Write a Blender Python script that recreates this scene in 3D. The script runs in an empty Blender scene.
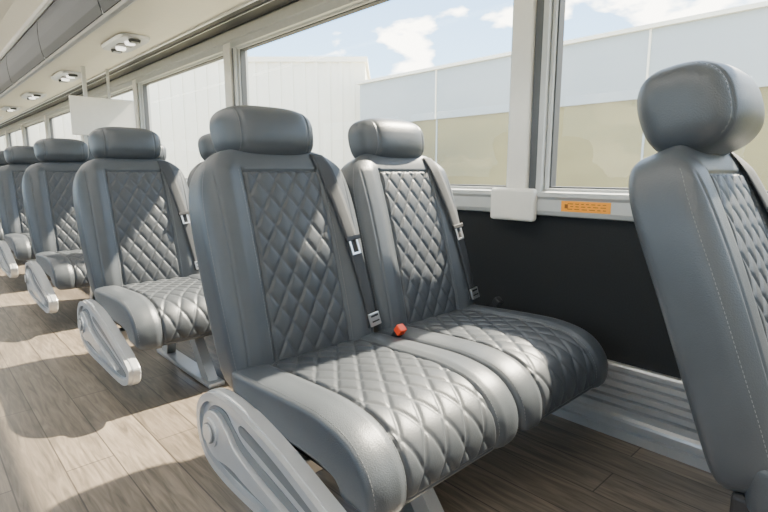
import bpy, bmesh, math, random
from mathutils import Vector, Matrix
random.seed(4)
D=bpy.data
COL=bpy.context.scene.collection

# ------------------------------------------------------------ materials
def nmat(name):
    m=D.materials.new(name); m.use_nodes=True
    nt=m.node_tree; b=nt.nodes['Principled BSDF']
    return m,nt,b
def simple(name,col,rough=.5,metal=0,noise=0.0,nscale=30,bump=0.0,bscale=200,spec=.5,emit=None):
    m,nt,b=nmat(name)
    b.inputs['Roughness'].default_value=rough
    b.inputs['Metallic'].default_value=metal
    b.inputs['Specular IOR Level'].default_value=spec
    tc=nt.nodes.new('ShaderNodeTexCoord')
    n=nt.nodes.new('ShaderNodeTexNoise'); n.inputs['Scale'].default_value=nscale; n.inputs['Detail'].default_value=5
    nt.links.new(tc.outputs['Object'],n.inputs['Vector'])
    r=nt.nodes.new('ShaderNodeValToRGB')
    k=noise
    r.color_ramp.elements[0].position=.3; r.color_ramp.elements[1].position=.7
    r.color_ramp.elements[0].color=[c*(1-k) for c in col]+[1]
    r.color_ramp.elements[1].color=[min(1,c*(1+k)) for c in col]+[1]
    nt.links.new(n.outputs['Fac'],r.inputs['Fac']); nt.links.new(r.outputs['Color'],b.inputs['Base Color'])
    if bump>0:
        n2=nt.nodes.new('ShaderNodeTexNoise'); n2.inputs['Scale'].default_value=bscale; n2.inputs['Detail'].default_value=3
        nt.links.new(tc.outputs['Object'],n2.inputs['Vector'])
        bp=nt.nodes.new('ShaderNodeBump'); bp.inputs['Strength'].default_value=bump; bp.inputs['Distance'].default_value=.002
        nt.links.new(n2.outputs['Fac'],bp.inputs['Height']); nt.links.new(bp.outputs['Normal'],b.inputs['Normal'])
    if emit:
        b.inputs['Emission Color'].default_value=(*col,1); b.inputs['Emission Strength'].default_value=emit
    return m
M={}
M['leather']=simple('grey_leather',(.062,.070,.080),.38,noise=.08,nscale=12,bump=.3,bscale=380)
M['leather_q']=simple('quilted_leather',(.048,.054,.062),.43,noise=.08,nscale=12,bump=.3,bscale=380)
M['stitch']=simple('stitch_thread',(.20,.205,.21),.8)
M['belt']=simple('belt_webbing',(.038,.041,.046),.75,bump=.3,bscale=600)
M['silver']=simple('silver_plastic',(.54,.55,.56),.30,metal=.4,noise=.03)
M['silver_d']=simple('dark_grey_plastic',(.17,.175,.18),.4,noise=.03)  # one even darker grey for the shield insets and the speaker
M['metal']=simple('brushed_metal',(.7,.7,.7),.3,metal=.9)
M['alu']=simple('anodised_aluminium',(.56,.57,.58),.32,metal=.6,noise=.03)
M['red']=simple('red_plastic',(.8,.07,.02),.4)
M['black']=simple('black_plastic',(.02,.02,.022),.5)
M['darkpanel']=simple('dark_wall_fabric',(.010,.012,.014),.85,noise=.2,nscale=200,bump=.3,bscale=500)
M['white']=simple('white_panel',(.78,.76,.70),.5,noise=.02)
M['beige']=simple('pale_laminate',(.74,.71,.61),.45,noise=.02)
M['bin']=simple('grey_bin_door',(.032,.038,.048),.55,noise=.04,spec=.3)
M['strip']=simple('dark_grey_trim',(.035,.038,.042),.6,noise=.05)
M['frame']=simple('window_frame_grey',(.50,.51,.50),.4,noise=.03)
M['gasket']=simple('dark_gasket',(.08,.085,.09),.6)
M['orange']=simple('orange_label',(.95,.36,.015),.5)
M['ink']=simple('label_ink',(.25,.09,.01),.5)
M['lens']=simple('lamp_lens',(.9,.88,.8),.2,emit=2.5)
M['led']=simple('led_strip',(1,.96,.88),.4,emit=15)  # glow for the added interior fill strips

# floor planks
def floor_mat():
    m,nt,b=nmat('vinyl_plank_floor')
    tc=nt.nodes.new('ShaderNodeTexCoord'); mp=nt.nodes.new('ShaderNodeMapping')
    mp.inputs['Rotation'].default_value=(0,0,math.pi/2)
    nt.links.new(tc.outputs['Object'],mp.inputs['Vector'])
    br=nt.nodes.new('ShaderNodeTexBrick')
    br.inputs['Scale'].default_value=1; br.inputs['Brick Width'].default_value=1.1; br.inputs['Row Height'].default_value=.13
    br.inputs['Mortar Size'].default_value=.0022; br.inputs['Mortar Smooth'].default_value=.3
    br.inputs['Color1'].default_value=(.185,.150,.114,1); br.inputs['Color2'].default_value=(.125,.101,.077,1)
    br.inputs['Mortar'].default_value=(.045,.036,.028,1)
    nt.links.new(mp.outputs['Vector'],br.inputs['Vector'])
    mp2=nt.nodes.new('ShaderNodeMapping'); mp2.inputs['Scale'].default_value=(14,1.2,1)
    nt.links.new(tc.outputs['Object'],mp2.inputs['Vector'])
    n=nt.nodes.new('ShaderNodeTexNoise'); n.inputs['Scale'].default_value=4; n.inputs['Detail'].default_value=8; n.inputs['Distortion'].default_value=1.2
    nt.links.new(mp2.outputs['Vector'],n.inputs['Vector'])
    r=nt.nodes.new('ShaderNodeValToRGB'); r.color_ramp.elements[0].position=.3; r.color_ramp.elements[1].position=.75
    r.color_ramp.elements[0].color=(.5,.5,.5,1); r.color_ramp.elements[1].color=(1.5,1.5,1.5,1)
    nt.links.new(n.outputs['Fac'],r.inputs['Fac'])
    mx=nt.nodes.new('ShaderNodeMix'); mx.data_type='RGBA'; mx.blend_type='MULTIPLY'; mx.inputs['Factor'].default_value=1
    nt.links.new(br.outputs['Color'],mx.inputs['A']); nt.links.new(r.outputs['Color'],mx.inputs['B'])
    nt.links.new(mx.outputs['Result'],b.inputs['Base Color'])
    b.inputs['Roughness'].default_value=.36
    return m
M['floor']=floor_mat()
def glass_mat():
    m=D.materials.new('window_glass'); m.use_nodes=True; nt=m.node_tree; nt.nodes.clear()
    o=nt.nodes.new('ShaderNodeOutputMaterial'); t=nt.nodes.new('ShaderNodeBsdfTransparent'); g=nt.nodes.new('ShaderNodeBsdfGlossy')
    t.inputs['Color'].default_value=(.97,.985,.98,1); g.inputs['Roughness'].default_value=.02
    mx=nt.nodes.new('ShaderNodeMixShader'); mx.inputs[0].default_value=.02; nt.links.new(t.outputs[0],mx.inputs[1]); nt.links.new(g.outputs[0],mx.inputs[2])
    d=nt.nodes.new('ShaderNodeBsdfTranslucent'); d.inputs['Color'].default_value=(1,1,.93,1)
    mx2=nt.nodes.new('ShaderNodeMixShader'); mx2.inputs[0].default_value=.03
    nt.links.new(mx.outputs[0],mx2.inputs[1]); nt.links.new(d.outputs[0],mx2.inputs[2])
    nt.links.new(mx2.outputs[0],o.inputs[0]); return m
M['glass']=glass_mat()

# ------------------------------------------------------------ mesh helpers
def mk(name,bm,mats,parent=None,smooth=False,loc=(0,0,0)):
    me=D.meshes.new(name); bm.normal_update(); bm.to_mesh(me); bm.free()
    for m in mats: me.materials.append(M[m])
    if smooth:
        for p in me.polygons: p.use_smooth=True
    o=D.objects.new(name,me); COL.objects.link(o); o.location=loc
    if parent: o.parent=parent
    return o
def addbox(bm,x0,x1,y0,y1,z0,z1,mi=0,bev=0,mat=None):
    r=bmesh.ops.create_cube(bm,size=1)
    vs=r['verts']
    for v in vs:
        v.co=Vector(((x0+x1)/2+v.co.x*(x1-x0),(y0+y1)/2+v.co.y*(y1-y0),(z0+z1)/2+v.co.z*(z1-z0)))
    if mat is not None:
        for v in vs: v.co=mat@v.co
    fs=set(f for v in vs for f in v.link_faces)
    for f in fs: f.material_index=mi
    if bev>0:
        es=list(set(e for v in vs for e in v.link_edges))
        rr=bmesh.ops.bevel(bm,geom=es,offset=bev,segments=3,profile=.5,affect='EDGES')
        for f in rr['faces']: f.material_index=mi
def empty(name,loc=(0,0,0)):
    e=D.objects.new(name,None); COL.objects.link(e); e.location=loc; e.empty_display_size=.1
    return e
def catmull(P,n,closed=False):
    out=[];N=len(P)
    segs=N if closed else N-1
    for i in range(segs):
        if closed: p=[P[(i+k-1)%N] for k in range(4)]
        else: p=[P[max(0,min(N-1,i+k-1))] for k in range(4)]
        for j in range(n):
            t=j/n
            out.append(tuple(.5*((2*p[1][c])+(-p[0][c]+p[2][c])*t+(2*p[0][c]-5*p[1][c]+4*p[2][c]-p[3][c])*t*t+(-p[0][c]+3*p[1][c]-3*p[2][c]+p[3][c])*t**3) for c in range(len(P[0]))))
    if not closed: out.append(tuple(P[-1]))
    return out
def prism(bm,outline,x0,x1,mi=0,bev=0):
    vs=[bm.verts.new((x0,p[0],p[1])) for p in outline]
    f=bm.faces.new(vs); f.material_index=mi
    r=bmesh.ops.extrude_face_region(bm,geom=[f])
    nv=[g for g in r['geom'] if isinstance(g,bmesh.types.BMVert)]
    for v in nv: v.co.x=x1
    allv=set(vs)|set(nv)
    fs=set(ff for v in allv for ff in v.link_faces)
    for ff in fs: ff.material_index=mi
    if bev>0:
        es=[e for ff in fs if len(ff.verts)>4 for e in ff.edges]
        rr=bmesh.ops.bevel(bm,geom=list(set(es)),offset=bev,segments=2,profile=.5,affect='EDGES')
        for ff in rr['faces']: ff.material_index=mi
    bmesh.ops.recalc_face_normals(bm,faces=bm.faces[:])
def yprism(bm,outline,y0,y1,mi=0):
    a=[bm.verts.new((p[0],y0,p[1])) for p in outline]; b=[bm.verts.new((p[0],y1,p[1])) for p in outline]
    n=len(outline); fs=[bm.faces.new(a),bm.faces.new(list(reversed(b)))]
    for i in range(n):
        fs.append(bm.faces.new([a[i],b[i],b[(i+1)%n],a[(i+1)%n]]))
    for f in fs: f.material_index=mi
    bmesh.ops.recalc_face_normals(bm,faces=fs)

class Pad:
    def __init__(s,spine,W,Tf,Tb,nu,nt,eu,et,cw_lo,cw_hi,disp,panel):
        pts=catmull(spine,20); L=[0]
        for a,b in zip(pts,pts[1:]): L.append(L[-1]+math.dist(a,b))
        s.pts=pts;s.L=L;s.len=L[-1];s.W=W;s.Tf=Tf;s.Tb=Tb;s.nu=nu;s.nt=nt;s.eu=eu;s.et=et;s.lo=cw_lo;s.hi=cw_hi;s.disp=disp;s.panel=panel
    def sp(s,t):
        l=(t+1)/2*s.len
        i=0
        while i<len(s.L)-2 and s.L[i+1]<l: i+=1
        f=(l-s.L[i])/(s.L[i+1]-s.L[i]); a,b=s.pts[i],s.pts[i+1]
        return (a[0]+(b[0]-a[0])*f,a[1]+(b[1]-a[1])*f)
    def frame(s,t):
        p=s.sp(t); e=.03; a=s.sp(max(-1,t-e)); b=s.sp(min(1,t+e))
        ty,tz=b[0]-a[0],b[1]-a[1]; l=math.hypot(ty,tz); return p,(-tz/l,ty/l)
    def w(s,t):
        e=s.hi if t>0 else s.lo
        return s.W(t)*max(0,1-abs(t)**e)**(1/e)
    def E(s,u,t):
        return max(0,1-abs(u)**s.eu)**(1/s.eu)*max(0,1-abs(t)**s.et)**(1/s.et)
    def point(s,u,t,off=0,quilt=True,fr=None,side=1):
        p,n=fr or s.frame(t); x=u*s.w(t); E=s.E(u,t)
        if side>0:
            h=s.Tf*E
            if quilt is not None: h+=s.disp(x,(t+1)/2*s.len,t,quilt)*min(1,E*1.3)
            h+=off
        else: h=-s.Tb*E
        return Vector((x,p[0]+n[0]*h,p[1]+n[1]*h))
    def build(s,bm):
        us=[math.sin(math.pi/2*(2*i/s.nu-1)) for i in range(s.nu+1)]
        ts=[math.sin(math.pi/2*(2*i/s.nt-1)) for i in range(s.nt+1)]
        F=[];B=[]
        for j,t in enumerate(ts):
            fr=s.frame(t); edge=j in(0,s.nt)
            rf=[bm.verts.new(s.point(u,t,0,True,fr,1)) for u in us]
            rb=[rf[i] if (edge or i in(0,s.nu)) else bm.verts.new(s.point(u,t,0,None,fr,-1)) for i,u in enumerate(us)]
            F.append(rf);B.append(rb)
        for j in range(s.nt):
            for i in range(s.nu):
                f=bm.faces.new((F[j][i],F[j][i+1],F[j+1][i+1],F[j+1][i])); f.smooth=True
                um=(us[i]+us[i+1])/2; tm=(ts[j]+ts[j+1])/2
                f.material_index=1 if s.panel(um*s.w(tm),(tm+1)/2*s.len) else 0
                q=(B[j][i],B[j+1][i],B[j+1][i+1],B[j][i+1])
                try:
                    g=bm.faces.new(q); g.smooth=True
                except ValueError: pass
        bmesh.ops.remove_doubles(bm,verts=bm.verts[:],dist=1e-6)
        bmesh.ops.recalc_face_normals(bm,faces=bm.faces[:])
def g(x,s): return math.exp(-(x/s)**2)
def sm(a,b,x):
    t=max(0,min(1,(x-a)/(b-a))); return t*t*(3-2*t)
def quilt(x,L,dw,dh):
    a=x/dw+L/dh; b=x/dw-L/dh
    k=1/math.hypot(1/dw,1/dh)
    da=abs(a-round(a))*k; db=abs(b-round(b))*k
    d=min(da,db)
    pill=(abs(math.sin(math.pi*a))*abs(math.sin(math.pi*b)))**.5
    return .5*(1-math.exp(-(d/.004)**2))+.5*pill
def stitches(bm,pad,path,step=.0085,ln=.005,mi=0,r=.0006,quilt_=True):
    pts=[pad.point(*path(k/300),off=.0003,quilt=quilt_) for k in range(301)]
    cum=[0]
    for a,b in zip(pts,pts[1:]): cum.append(cum[-1]+(b-a).length)
    import bisect
    def at(l):
        i=min(len(cum)-2,max(0,bisect.bisect(cum,l)-1)); d=cum[i+1]-cum[i]
        f=(l-cum[i])/d if d>0 else 0
        return pts[i].lerp(pts[i+1],f)
    l=0
    while l+ln<cum[-1]:
        a,b=at(l),at(l+ln); d=(b-a)
        if d.length>1e-5:
            z=d.normalized(); q=z.to_track_quat('Z','Y').to_matrix().to_4x4()
            m=Matrix.Translation((a+b)/2)@q
            rr=bmesh.ops.create_cone(bm,cap_ends=True,segments=5,radius1=r,radius2=r,depth=d.length,matrix=m)
            for v in rr['verts']:
                for f in v.link_faces: f.material_index=mi
        l+=step

# ------------------------------------------------------------ seat parts
PT=.585
def back_pw(L): return .120+.006*(1-L/.65)
def back_disp(x,L,t,q):
    pw=back_pw(L); top=PT
    ax=abs(x); d=0
    inside=ax<pw and L<top
    d+=.014*sm(pw,pw+.05,ax)*(1-.6*sm(.2,.25,ax))*(1-sm(.58,.64,L))
    if q:
        if inside:
            e=min(1,(pw-ax)/.006,(top-L)/.006)
            d+=.0060*quilt(x,L,.058,.086)*max(0,e)-.003
        if L<top+.01: d-=.006*g(ax-pw,.0035)
        if ax<pw: d-=.005*g(L-top,.0035)
        # outer side seam
        d-=.003*g(ax-.205,.003)*(1-sm(.56,.6,L))
    return d
back=Pad([(-.045,.29),(-.025,.40),(.012,.54),(.055,.69),(.105,.84),(.135,.925)],
         lambda t:.240+.010*math.cos((t-.3)*1.6),.066,.068,190,250,5,6,8,4.6,back_disp,
         lambda x,L:abs(x)<back_pw(L) and L<PT)
CP=.145
def cu_disp(x,L,t,q):
    pw=CP;ax=abs(x);d=0;lo=.012
    inside=ax<pw and L>lo
    d+=.007*sm(pw,pw+.03,ax)*(1-.5*sm(.2,.25,ax))
    d+=.004*g(t+.35,.35)
    if q:
        if inside:
            e=min(1,(pw-ax)/.006,(L-lo)/.006)
            d+=.0060*quilt(x,L,.0645,.084)*max(0,e)-.003
        if L>lo-.01: d-=.006*g(ax-pw,.0035)
    return d
cush=Pad([(-.545,.236),(-.546,.262),(-.538,.296),(-.505,.325),(-.445,.337),(-.36,.340),(-.25,.337),(-.10,.328),(-.03,.32)],
         lambda t:.246+.002*t,.053,.05,190,250,11,12,18,8,cu_disp,lambda x,L:abs(x)<CP and L>.012)
def hr_disp(x,L,t,q):
    d=0
    if q: d-=.004*g(abs(x)-.105,.003)
    return d
head=Pad([(.125,.925),(.135,.965),(.15,1.02),(.158,1.085)],lambda t:.158-.012*(1-t)*.5,.092,.07,90,60,2.9,2.5,3.8,3.2,hr_disp,lambda x,L:False)

def mesh_of(pad,mats,name,extra=None):
    bm=bmesh.new(); pad.build(bm)
    if extra: extra(bm)
    me=D.meshes.new(name); bm.to_mesh(me); bm.free()
    for m in mats: me.materials.append(M[m])
    return me
def back_extra(bm):
    for sg in(-1,1):
        stitches(bm,back,lambda k:(sg*(.975),-.9+1.72*k),mi=2)
        stitches(bm,back,lambda k:(sg*(back_pw(.3)+.011)/back.w(-.8+1.6*k),-.8+1.6*k),mi=2)
def cush_extra(bm):
    for sg in(-1,1):
        stitches(bm,cush,lambda k:(sg*.955,-.9+1.7*k),mi=2)
        stitches(bm,cush,lambda k:(sg*(CP+.008)/cush.w(-.9+1.7*k),-.9+1.7*k),mi=2)
def head_extra(p):
    def f(bm):
        for sg in(-1,1):
            stitches(bm,p,lambda k:(sg*.112/p.w(-.75+1.6*k),-.75+1.6*k),mi=1)
    return f
me_back=mesh_of(back,['leather','leather_q','stitch'],'backrest',back_extra)
me_cush=mesh_of(cush,['leather','leather_q','stitch'],'cushion',cush_extra)
me_head=mesh_of(head,['leather','stitch'],'headrest',head_extra(head))

def belt_mesh():
    bm=bmesh.new()
    def ctr(k):
        t=.93-1.62*k
        x=.135+.078*min(1,k*1.1)
        return x,t
    rows=[]
    N=70
    for i in range(N+1):
        x,t=ctr(i/N); row=[]
        for j in range(5):
            xx=x+(j/4-.5)*.047
            u=max(-.995,min(.995,xx/back.w(t)))
            lift=.005+.005*math.sin(math.pi*i/N)
            p=back.point(u,t,off=0,quilt=False); 
            _,n=back.frame(t)
            c=back.point(max(-.9,min(.9,x/back.w(t))),t,off=0,quilt=False)
            y=c.y*.4+p.y*.6+n[0]*lift; z=c.z*.4+p.z*.6+n[1]*lift
            row.append(bm.verts.new((xx,y,z)))
        rows.append(row)
    for a,b in zip(rows,rows[1:]):
        for j in range(4): bm.faces.new((a[j],b[j],b[j+1],a[j+1]))
    bmesh.ops.recalc_face_normals(bm,faces=bm.faces[:])
    bmesh.ops.solidify(bm,geom=bm.faces[:],thickness=.002)
    for f in bm.faces: f.smooth=True
    def at(k):
        x,t=ctr(k); c=back.point(min(.9,x/back.w(t)),t,off=.014,quilt=False); _,n=back.frame(t)
        nn=Vector((0,n[0],n[1])); up=Vector((0,n[1],-n[0]))*-1
        if up.z<0: up=-up
        r=Vector((1,0,0)); m=Matrix((( r.x,up.x,nn.x,c.x),(r.y,up.y,nn.y,c.y),(r.z,up.z,nn.z,c.z),(0,0,0,1)))
        return m@Matrix.Rotation(math.radians(7),4,'Z')
    m=at(.50)
    addbox(bm,-.027,.027,-.006,.008,-.004,.005,2,.002,m)
    addbox(bm,-.019,-.012,-.045,-.006,-.002,.003,1,.001,m); addbox(bm,.008,.015,-.045,-.006,-.002,.003,1,.001,m)
    addbox(bm,-.019,.015,-.049,-.042,-.002,.003,1,.001,m)
    m=at(.95)
    addbox(bm,-.021,.021,-.026,.014,-.004,.003,1,.002,m)
    addbox(bm,-.014,.014,.002,.008,.0025,.0042,2,0,m)
    addbox(bm,-.014,.014,-.014,-.010,.0025,.0042,2,0,m)
    me=D.meshes.new('seat_belt'); bm.to_mesh(me); bm.free()
    for k in('belt','metal','black'): me.materials.append(M[k])
    return me
me_belt=belt_mesh()
def buckle_mesh(top):
    bm=bmesh.new()
    m=Matrix.Translation((.242,-.165,.385))@Matrix.Rotation(math.radians(38),4,'X')
    addbox(bm,-.012,.012,-.011,.011,-.09,.035,0,.004,m)
    addbox(bm,-.0135,.0135,-.013,.013,.018,.044,1,.004,m)
    me=D.meshes.new('belt_buckle'); bm.to_mesh(me); bm.free()
    me.materials.append(M['black']); me.materials.append(M[top]); return me
me_buck=buckle_mesh('red'); me_buckb=buckle_mesh('black')
def shield_mesh():
    bm=bmesh.new()
    O=[(.095,.235),(.085,.29),(.035,.335),(-.04,.352),(-.15,.347),(-.30,.315),(-.45,.268),(-.58,.222),(-.60,.19),(-.58,.148),(-.51,.122),(-.40,.118),(-.25,.12),(-.08,.122),(.03,.14),(.08,.182)]
    o=catmull(O,5,True)
    prism(bm,o,-.246,-.276,0,.006)
    def inset(P,d):
        n=len(P);out=[]
        for i in range(n):
            a,b=P[i-1],P[(i+1)%n]; ty,tz=b[0]-a[0],b[1]-a[1]; l=math.hypot(ty,tz) or 1
            out.append((P[i][0]+d*(tz/l),P[i][1]-d*(ty/l)))
        return out
    def area(P): return sum(P[i-1][0]*P[i][1]-P[i][0]*P[i-1][1] for i in range(len(P)))
    t1=inset(o,.02)
    sg=1 if abs(area(t1))<abs(area(o)) else -1
    def ring(d0,d1,x0,x1,mi):
        A=inset(o,sg*d0);B=inset(o,sg*d1);n=len(A)
        a0=[bm.verts.new((x0,*p)) for p in A];a1=[bm.verts.new((x1,*p)) for p in A]
        b1=[bm.verts.new((x1,*p)) for p in B];b0=[bm.verts.new((x0,*p)) for p in B]
        for i in range(n):
            j=(i+1)%n
            for q in((a0,a1),(a1,b1),(b1,b0)):
                f=bm.faces.new((q[0][i],q[0][j],q[1][j],q[1][i])); f.material_index=mi; f.smooth=False
    ring(.004,.024,-.272,-.288,0)
    I=[(.055,.235),(.04,.28),(-.0,.308),(-.06,.312),(-.10,.285),(-.16,.255),(-.30,.225),(-.45,.19),(-.52,.17),(-.50,.15),(-.38,.148),(-.2,.15),(-.03,.155),(.035,.18)]
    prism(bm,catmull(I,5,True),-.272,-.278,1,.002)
    A=[(.043,.25),(.02,.288),(-.03,.30),(-.085,.275),(-.13,.24),(-.25,.208),(-.43,.175),(-.43,.162),(-.24,.172),(-.10,.185),(-.02,.178),(.03,.20)]
    prism(bm,catmull(A,5,True),-.276,-.292,0,.003)
    A=[(-.15,.305),(-.30,.275),(-.45,.228),(-.52,.202),(-.50,.198),(-.36,.232),(-.2,.268),(-.13,.285)]
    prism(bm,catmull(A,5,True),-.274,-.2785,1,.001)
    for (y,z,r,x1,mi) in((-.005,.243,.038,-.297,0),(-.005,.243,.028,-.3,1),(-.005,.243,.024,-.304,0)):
        rr=bmesh.ops.create_cone(bm,cap_ends=True,segments=28,radius1=r,radius2=r*.96,depth=abs(x1+.28),matrix=Matrix.Translation(((-.28+x1)/2,y,z))@Matrix.Rotation(-math.pi/2,4,'Y'))
        for v in rr['verts']:
            for f in v.link_faces: f.material_index=mi
    bmesh.ops.recalc_face_normals(bm,faces=bm.faces[:])
    me=D.meshes.new('side_shield'); bm.to_mesh(me); bm.free()
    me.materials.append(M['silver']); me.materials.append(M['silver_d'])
    return me
me_sh=shield_mesh()
def leg_mesh():
    bm=bmesh.new()
    addbox(bm,-.24,.75,-.36,-.31,.215,.255,0,.004)
    addbox(bm,-.24,.75,-.12,-.07,.215,.255,0,.004)
    for (o) in ([(-.36,.225),(-.30,.225),(-.455,.015),(-.53,.015)],[(-.13,.225),(-.07,.225),(-.0,.015),(-.07,.015)]):
        prism(bm,o,.045,.085,0,.003)
    prism(bm,[(-.36,.225),(-.07,.225),(-.13,.16),(-.30,.16)],.055,.075,0,.002)
    addbox(bm,.03,.10,-.56,.03,0,.018,0,.004)
    me=D.meshes.new('pedestal'); bm.to_mesh(me); bm.free(); me.materials.append(M['silver']); return me
me_leg=leg_mesh()
def under_mesh():
    bm=bmesh.new()
    addbox(bm,-.21,.21,-.45,-.02,.25,.30,0,.01)
    me=D.meshes.new('seat_pan'); bm.to_mesh(me); bm.free(); me.materials.append(M['black']); return me
me_un=under_mesh()
def wallbr_mesh():
    bm=bmesh.new()
    addbox(bm,.18,.355,-.39,-.32,.22,.25,0,.004)
    addbox(bm,.325,.365,-.40,-.31,.14,.26,0,.004)
    me=D.meshes.new('wall_bracket'); bm.to_mesh(me); bm.free(); me.materials.append(M['black']); return me
me_wb=wallbr_mesh()

AX,WX=.79,1.30
def seat(x,y,aisle,hd=0,lone=False,red=False):
    e=empty('coach_seat',(x,y,0))
    def ch(n,me):
        o=D.objects.new(n,me); COL.objects.link(o); o.parent=e; return o
    b=ch('backrest',me_back);ch('cushion',me_cush);h=ch('headrest',me_head); h.location.z=hd
    bl=ch('seat_belt',me_belt);ch('belt_buckle',me_buck if red else me_buckb);ch('seat_pan',me_un)
    if aisle: ch('side_shield',me_sh).location=(0,-.045,-.016); ch('pedestal',me_leg)
    else: ch('wall_bracket',me_wb)
    if lone:
        a=math.radians(-4)
        for o in(b,bl,h):
            o.rotation_euler.x=a; o.location.y=.3*math.sin(a)
        h.scale=(1.05,1.18,1.16); h.location.z=.93*(1-1.16)-.010; h.location.y-=.075
        bm=bmesh.new(); addbox(bm,-.03,.02,-.36,-.08,.0,.26,0,.01); addbox(bm,-.06,.05,-.5,.0,0,.02,0,.004)
        mk('pedestal',bm,['silver'],e)
    return e
Y1=1.19
for r in range(8):
    hd=-.03 if r==0 else (-.01 if r==1 else 0)
    y=Y1+1.3*r+(.03 if r==0 else (-.01 if r==1 else 0))
    seat(AX,y,True,hd,red=(r==0)); seat(WX-(.015 if r==0 else 0),y,False,hd)
seat(1.24,.21,False,.0,True)

# ------------------------------------------------------------ shell
XW=1.68; YB,YF=-3.2,15.0
H=2.34
bm=bmesh.new(); addbox(bm,-XW-.06,XW+.06,YB,YF,-.06,0); mk('floor',bm,['floor'])
wins=[(-3.1,-1.2),(-1.0,.955),(1.10,3.17),(3.33,5.0),(5.16,7.0),(7.16,9.0),(9.16,11.0),(11.16,12.9),(13.06,14.8)]
GB,GT=.80,1.66
def sidewall(s,name):
    bm=bmesh.new()
    X0,X1=(XW,XW+.06) if s>0 else (-XW-.06,-XW)
    addbox(bm,X0,X1,YB,YF,0,GB,0)
    addbox(bm,X0,X1,YB,YF,GT,H,1)
    ys=[YB]+[v for w in wins for v in w]+[YF]
    for a,b in zip(ys[0::2],ys[1::2]): addbox(bm,X0,X1,a,b,GB,GT,1)
    mk(name,bm,['darkpanel','frame'])
    return X0,X1
sidewall(1,'wall_right'); sidewall(-1,'wall_left')
bm=bmesh.new(); addbox(bm,-XW-.06,XW+.06,YF,YF+.06,0,H); mk('wall_front',bm,['white'])
bm=bmesh.new(); addbox(bm,-XW-.06,XW+.06,YB-.06,YB,0,H); mk('wall_back',bm,['white'])
bm=bmesh.new()
cs=[(-XW-.06,2.3),(-1.05,2.12),(-.95,2.12),(-.8,2.19),(-.6,2.24),(-.25,2.275),(.25,2.275),(.6,2.24),(.8,2.19),(.95,2.12),(1.05,2.12),(XW+.06,2.3),(XW+.06,2.4),(-XW-.06,2.4)]
yprism(bm,cs,YB,YF); mk('ceiling',bm,['white'])
wi=0
for s in (1,-1):
    for (a,b) in wins:
        wi+=1
        e=empty(f'window_{wi}',(0,0,0))
        bm=bmesh.new()
        x=s*XW
        xi,xo=(x-s*.012,x+s*.03)
        lo,hi=min(xi,xo),max(xi,xo)
        w=.014
        addbox(bm,lo,hi,a,a+w,GB,GT,0,.004);addbox(bm,lo,hi,b-w,b,GB,GT,0,.004)
        addbox(bm,lo,hi,a,b,GB,GB+w,0,.004);addbox(bm,lo,hi,a,b,GT-w,GT,0,.004)
        lo2,hi2=min(x,x+s*.035),max(x,x+s*.035)
        w2=.020
        for q in((a+w,a+w2,GB+w,GT-w),(b-w2,b-w,GB+w,GT-w),(a+w,b-w,GB+w,GB+w2),(a+w,b-w,GT-w2,GT-w)):
            addbox(bm,lo2,hi2,q[0],q[1],q[2],q[3],1)
        mk('frame',bm,['frame','gasket'],e)
        bm=bmesh.new()
        gx=x+s*.032
        vs=[bm.verts.new(p) for p in((gx,a+w,GB+w),(gx,b-w,GB+w),(gx,b-w,GT-w),(gx,a+w,GT-w))]; bm.faces.new(vs)
        mk('glass',bm,['glass'],e)
bm=bmesh.new()
prof=[(XW+.001,.715),(XW-.022,.72),(XW-.03,.735),(XW-.03,.775),(XW-.04,.785),(XW-.04,.80),(XW-.005,.806),(XW+.001,.806)]
yprism(bm,prof,YB,YF); mk('trim_1',bm,['frame'])
bm=bmesh.new(); yprism(bm,[(-a,b) for a,b in prof],YB,YF); mk('trim_2',bm,['frame'])
bm=bmesh.new()
yprism(bm,[(XW+.001,1.655),(XW-.03,1.662),(XW-.03,1.70),(XW-.045,1.705),(XW-.045,1.76),(XW+.001,1.76)],YB,YF); mk('trim_3',bm,['frame'])
for i in range(len(wins)-1):
    a,b=wins[i][1],wins[i+1][0]
    e=empty('window_pillar',(XW,(a+b)/2,0)); hw=(b-a)/2
    bm=bmesh.new()
    addbox(bm,-.035,-.002,-hw+.058,hw-.002,.80,1.70,0,.01)
    mk('cover',bm,['white'],e)
    bm=bmesh.new()
    addbox(bm,-.022,-.002,-hw+.026,-hw+.056,.80,1.70,0,.002)
    mk('dark_channel',bm,['gasket'],e)
    bm=bmesh.new()
    addbox(bm,-.03,-.002,-hw+.002,-hw+.024,.80,1.70,0,.004)
    mk('edge_strip',bm,['frame'],e)
    bm=bmesh.new()
    addbox(bm,-.062,-.028,-hw+.01,hw+.05,.695,.812,0,.012)
    mk('base_cap',bm,['white'],e)
e=empty('warning_label',(XW-.0305,.79,.755))
bm=bmesh.new(); addbox(bm,-.0012,0,-.085,.085,-.018,.018,0); mk('plate',bm,['orange'],e)
bm=bmesh.new()
for r,z in enumerate((.009,.0,-.009)):
    y=-.07
    while y<.045:
        l=random.uniform(.008,.02); addbox(bm,-.0018,-.0011,y,y+l,z-.0012,z+.0012); y+=l+.008
addbox(bm,-.0018,-.0011,.06,.072,-.007,.007)
mk('print',bm,['ink'],e)
def bb(s,name):
    bm=bmesh.new(); P=[(XW+.001,.245),(XW-.018,.245),(XW-.022,.238)]
    z=.228; x=XW-.022
    for i in range(5):
        P+=[(x,z),(x+.016,z-.003),(x+.016,z-.011),(x,z-.015)]; z-=.029; 
    P+=[(XW-.022,.075),(XW-.036,.070),(XW-.040,.062),(XW-.040,.045),(XW-.030,.04),(XW-.030,.034),(XW-.040,.03),(XW-.040,.0),(XW+.001,.0)]
    yprism(bm,[(s*a,b) for a,b in P],YB,YF); mk(name,bm,['alu'])
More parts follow.
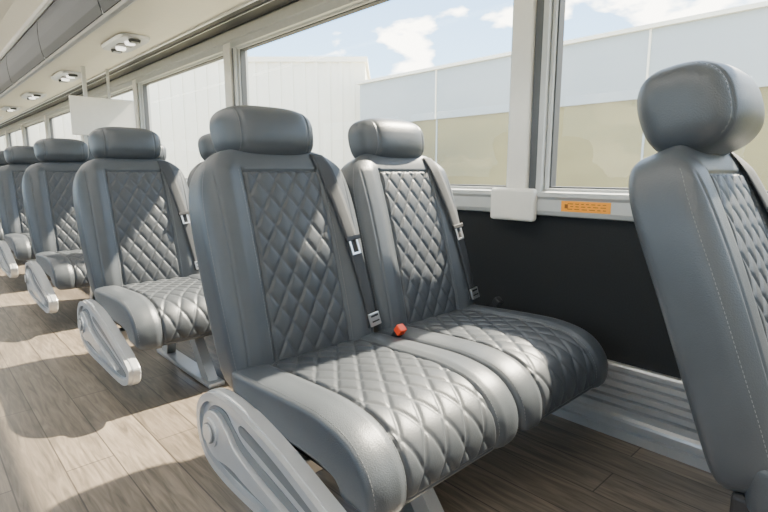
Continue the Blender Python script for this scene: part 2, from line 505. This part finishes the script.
bb(1,'baseboard_right'); bb(-1,'baseboard_left')

def rack(s):
    e=empty('overhead_luggage_rack',(0,0,0))
    def yp(name,P,y0,y1,m):
        bm=bmesh.new(); yprism(bm,[(s*a,b) for a,b in P],y0,y1); return mk(name,bm,[m],e)
    yp('underside',[(1.005,1.757),(1.20,1.747),(1.42,1.747),(1.42,1.777),(1.005,1.785)],YB,YF,'beige')
    yp('dark_channel',[(1.425,1.775),(XW-.046,1.765),(XW-.046,1.79),(1.425,1.80)],YB,YF,'strip')
    yp('channel_lip',[(1.415,1.735),(1.430,1.735),(1.432,1.775),(1.412,1.775)],YB,YF,'alu')
    yp('channel_rib',[(1.53,1.762),(1.538,1.762),(1.538,1.772),(1.53,1.772)],YB,YF,'alu')
    yp('handrail',[(.962,1.772),(.972,1.758),(.992,1.750),(1.004,1.757),(1.004,1.785),(.975,1.785)],YB,YF,'alu')
    yp('top_rail',[(.915,2.09),(.93,2.075),(.955,2.08),(.96,2.13),(.92,2.13)],YB,YF,'alu')
    y=YB+.02
    i=0
    while y<YF-.2:
        y1=min(y+1.640,YF-.02)
        yp(f'bin_door_{i}',[(.968,1.786),(.950,1.84),(.938,1.93),(.936,2.01),(.942,2.078),(.985,2.078),(.975,1.98),(.985,1.88),(1.0,1.786)],y,y1,'bin')
        yp(f'door_gap_{i}',[(.970,1.786),(.943,1.93),(.947,2.078),(1.0,2.078),(1.01,1.786)],y1-.0,y1+.02,'alu')
        y+=1.66;i+=1
    return e
rack(1);rack(-1)
def service(y):
    e=empty('reading_light_panel',(1.22,y,1.7445))
    bm=bmesh.new()
    pts=[]
    a,b,n=.10,.27,5
    for k in range(40):
        th=2*math.pi*k/40; c,s_=math.cos(th),math.sin(th)
        pts.append((a*math.copysign(abs(c)**(2/n),c),b*math.copysign(abs(s_)**(2/n),s_)))
    vs=[bm.verts.new((p[0],p[1],0)) for p in pts]; f=bm.faces.new(vs)
    r=bmesh.ops.extrude_face_region(bm,geom=[f])
    for v in r['geom']:
        if isinstance(v,bmesh.types.BMVert): v.co.z=-.018; v.co.x*=.93; v.co.y*=.96
    bmesh.ops.recalc_face_normals(bm,faces=bm.faces[:]); mk('bezel',bm,['silver'],e)
    for i,(yy,r,m) in enumerate(((-.19,.034,'strip'),(-.10,.030,'lens'),(.10,.030,'lens'),(.19,.034,'strip'))):
        bm=bmesh.new(); bmesh.ops.create_cone(bm,cap_ends=True,segments=24,radius1=r,radius2=r*1.15,depth=.02,matrix=Matrix.Translation((0,yy,-.024)))
        mk(('air_vent' if m=='strip' else 'reading_lamp')+f'_{i}',bm,[m],e)
        if m=='strip':
            bm=bmesh.new()
            for q in range(3): addbox(bm,-.025,.025,yy-.02+q*.016,yy-.014+q*.016,-.038,-.033)
            mk(f'vent_fin_{i}',bm,['silver'],e)
    bm=bmesh.new(); addbox(bm,-.05,.05,-.04,.04,-.022,-.016,0,.004); mk('speaker',bm,['silver_d'],e)
for k_ in range(8): service(.58+1.66*k_)
e=empty('hanging_screen_panel',(1.36,5.0,0))
bm=bmesh.new(); addbox(bm,-.27,.24,-.012,.012,1.18,1.50,0,.008); mk('board',bm,['white'],e)
bm=bmesh.new(); addbox(bm,-.16,-.13,-.01,.01,1.49,1.744);addbox(bm,.03,.05,-.01,.01,1.49,1.744); mk('hangers',bm,['frame'],e)

for x in(-.42,.42):
    bm=bmesh.new(); addbox(bm,x-.05,x+.05,YB+.2,YF-.2,2.235,2.255,0,.004); mk('ceiling_fill_strip',bm,['led'])  # unseen glowing strips, added to brighten the interior

# ------------------------------------------------------------ exterior
def ext_mat(name,c1,c2,scale,rough=.8,stretch=(1,1,1)):
    m,nt,b=nmat(name); tc=nt.nodes.new('ShaderNodeTexCoord'); mp=nt.nodes.new('ShaderNodeMapping'); mp.inputs['Scale'].default_value=stretch
    nt.links.new(tc.outputs['Object'],mp.inputs['Vector'])
    n=nt.nodes.new('ShaderNodeTexNoise'); n.inputs['Scale'].default_value=scale; n.inputs['Detail'].default_value=6
    nt.links.new(mp.outputs['Vector'],n.inputs['Vector'])
    r=nt.nodes.new('ShaderNodeValToRGB'); r.color_ramp.elements[0].position=.35; r.color_ramp.elements[1].position=.65
    r.color_ramp.elements[0].color=(*c1,1); r.color_ramp.elements[1].color=(*c2,1)
    nt.links.new(n.outputs['Fac'],r.inputs['Fac']); nt.links.new(r.outputs['Color'],b.inputs['Base Color']); b.inputs['Roughness'].default_value=rough
    return m
M['ground']=ext_mat('dry_ground',(.30,.27,.18),(.42,.38,.26),1.0)
M['ext_blue']=ext_mat('pale_metal_cladding',(.27,.33,.37),(.34,.39,.42),.4,.5)
M['ext_olive']=ext_mat('olive_stucco',(.10,.092,.03),(.27,.235,.09),.35,.9,(1,.5,1.5))
M['ext_white']=ext_mat('white_cladding',(.80,.76,.64),(.88,.84,.72),.5,.6)
bm=bmesh.new(); addbox(bm,-60,80,-60,90,-1.4,-1.2); mk('ground',bm,['ground'])
e=empty('warehouse',(0,0,0))
bm=bmesh.new(); addbox(bm,8.0,14,-14,9.3,-1.2,1.92,0); mk('lower_wall',bm,['ext_olive'],e)
bm=bmesh.new(); addbox(bm,7.96,14,-14.05,9.35,1.92,2.86,0); addbox(bm,7.90,14,-14.1,9.4,2.86,2.92,1)
y=-13
while y<9: addbox(bm,7.94,7.97,y,y+.03,1.92,2.86,1); y+=2.0
mk('upper_cladding',bm,['ext_blue','ext_white'],e)
bm=bmesh.new(); y=-13
while y<9: addbox(bm,7.985,8.01,y,y+.03,-1.2,1.92,0); y+=2.0
mk('panel_joints',bm,['ext_blue'],e)
e=empty('white_shed',(0,0,0)); 
th=math.radians(43); Fv=Vector((math.sin(th),math.cos(th),0))
c=Fv*13; rot=Matrix.Rotation(-th,4,'Z')
e.matrix_world=Matrix.Translation(c)@rot
bm=bmesh.new(); addbox(bm,-12,-.46,0,6,-1.2,3.55,0)
x=-11.9
while x<-.5: addbox(bm,x,x+.09,-.03,.01,-1.2,3.5,0); x+=.3
addbox(bm,-12.05,-.4,-.06,6,3.5,3.62,0)
mk('cladding',bm,['ext_white'],e)

# ------------------------------------------------------------ world + sun
w=D.worlds.new('sky'); bpy.context.scene.world=w; w.use_nodes=True; nt=w.node_tree; bg=nt.nodes['Background']
tc=nt.nodes.new('ShaderNodeTexCoord')
sep=nt.nodes.new('ShaderNodeSeparateXYZ'); nt.links.new(tc.outputs['Generated'],sep.inputs[0])
gr=nt.nodes.new('ShaderNodeValToRGB'); gr.color_ramp.elements[0].position=0; gr.color_ramp.elements[0].color=(.38,.56,.70,1)
gr.color_ramp.elements[1].position=.4; gr.color_ramp.elements[1].color=(.12,.27,.50,1)
e2=gr.color_ramp.elements.new(.75); e2.color=(.45,.52,.62,1)
nt.links.new(sep.outputs['Z'],gr.inputs['Fac'])
mp=nt.nodes.new('ShaderNodeMapping'); mp.inputs['Scale'].default_value=(1,1,2.4); mp.inputs['Location'].default_value=(.3,.1,0); nt.links.new(tc.outputs['Generated'],mp.inputs['Vector'])
n=nt.nodes.new('ShaderNodeTexNoise'); n.inputs['Scale'].default_value=7; n.inputs['Detail'].default_value=7; n.inputs['Roughness'].default_value=.5
nt.links.new(mp.outputs['Vector'],n.inputs['Vector'])
cr=nt.nodes.new('ShaderNodeValToRGB'); cr.color_ramp.elements[0].position=.54; cr.color_ramp.elements[1].position=.61
nt.links.new(n.outputs['Fac'],cr.inputs['Fac'])
mx=nt.nodes.new('ShaderNodeMix'); mx.data_type='RGBA'; nt.links.new(cr.outputs['Color'],mx.inputs['Factor'])
nt.links.new(gr.outputs['Color'],mx.inputs['A']); mx.inputs['B'].default_value=(1.3,1.22,1.05,1)
nt.links.new(mx.outputs['Result'],bg.inputs['Color']); bg.inputs['Strength'].default_value=8
L=D.lights.new('sun','SUN'); L.energy=38; L.angle=math.radians(1.0); L.color=(1,.89,.70)
so=D.objects.new('sun',L); COL.objects.link(so); so.location=(6,-2,8)
so.rotation_euler=Vector((1,-.08,1.06)).to_track_quat('Z','Y').to_euler()

# ------------------------------------------------------------ camera
cam=D.cameras.new('camera'); co=D.objects.new('camera',cam); COL.objects.link(co)
co.location=(0,0,.87); co.rotation_euler=(math.radians(90-9.3),0,math.radians(-43)); cam.sensor_width=36; cam.lens=24; cam.clip_start=.02; cam.clip_end=300
bpy.context.scene.camera=co
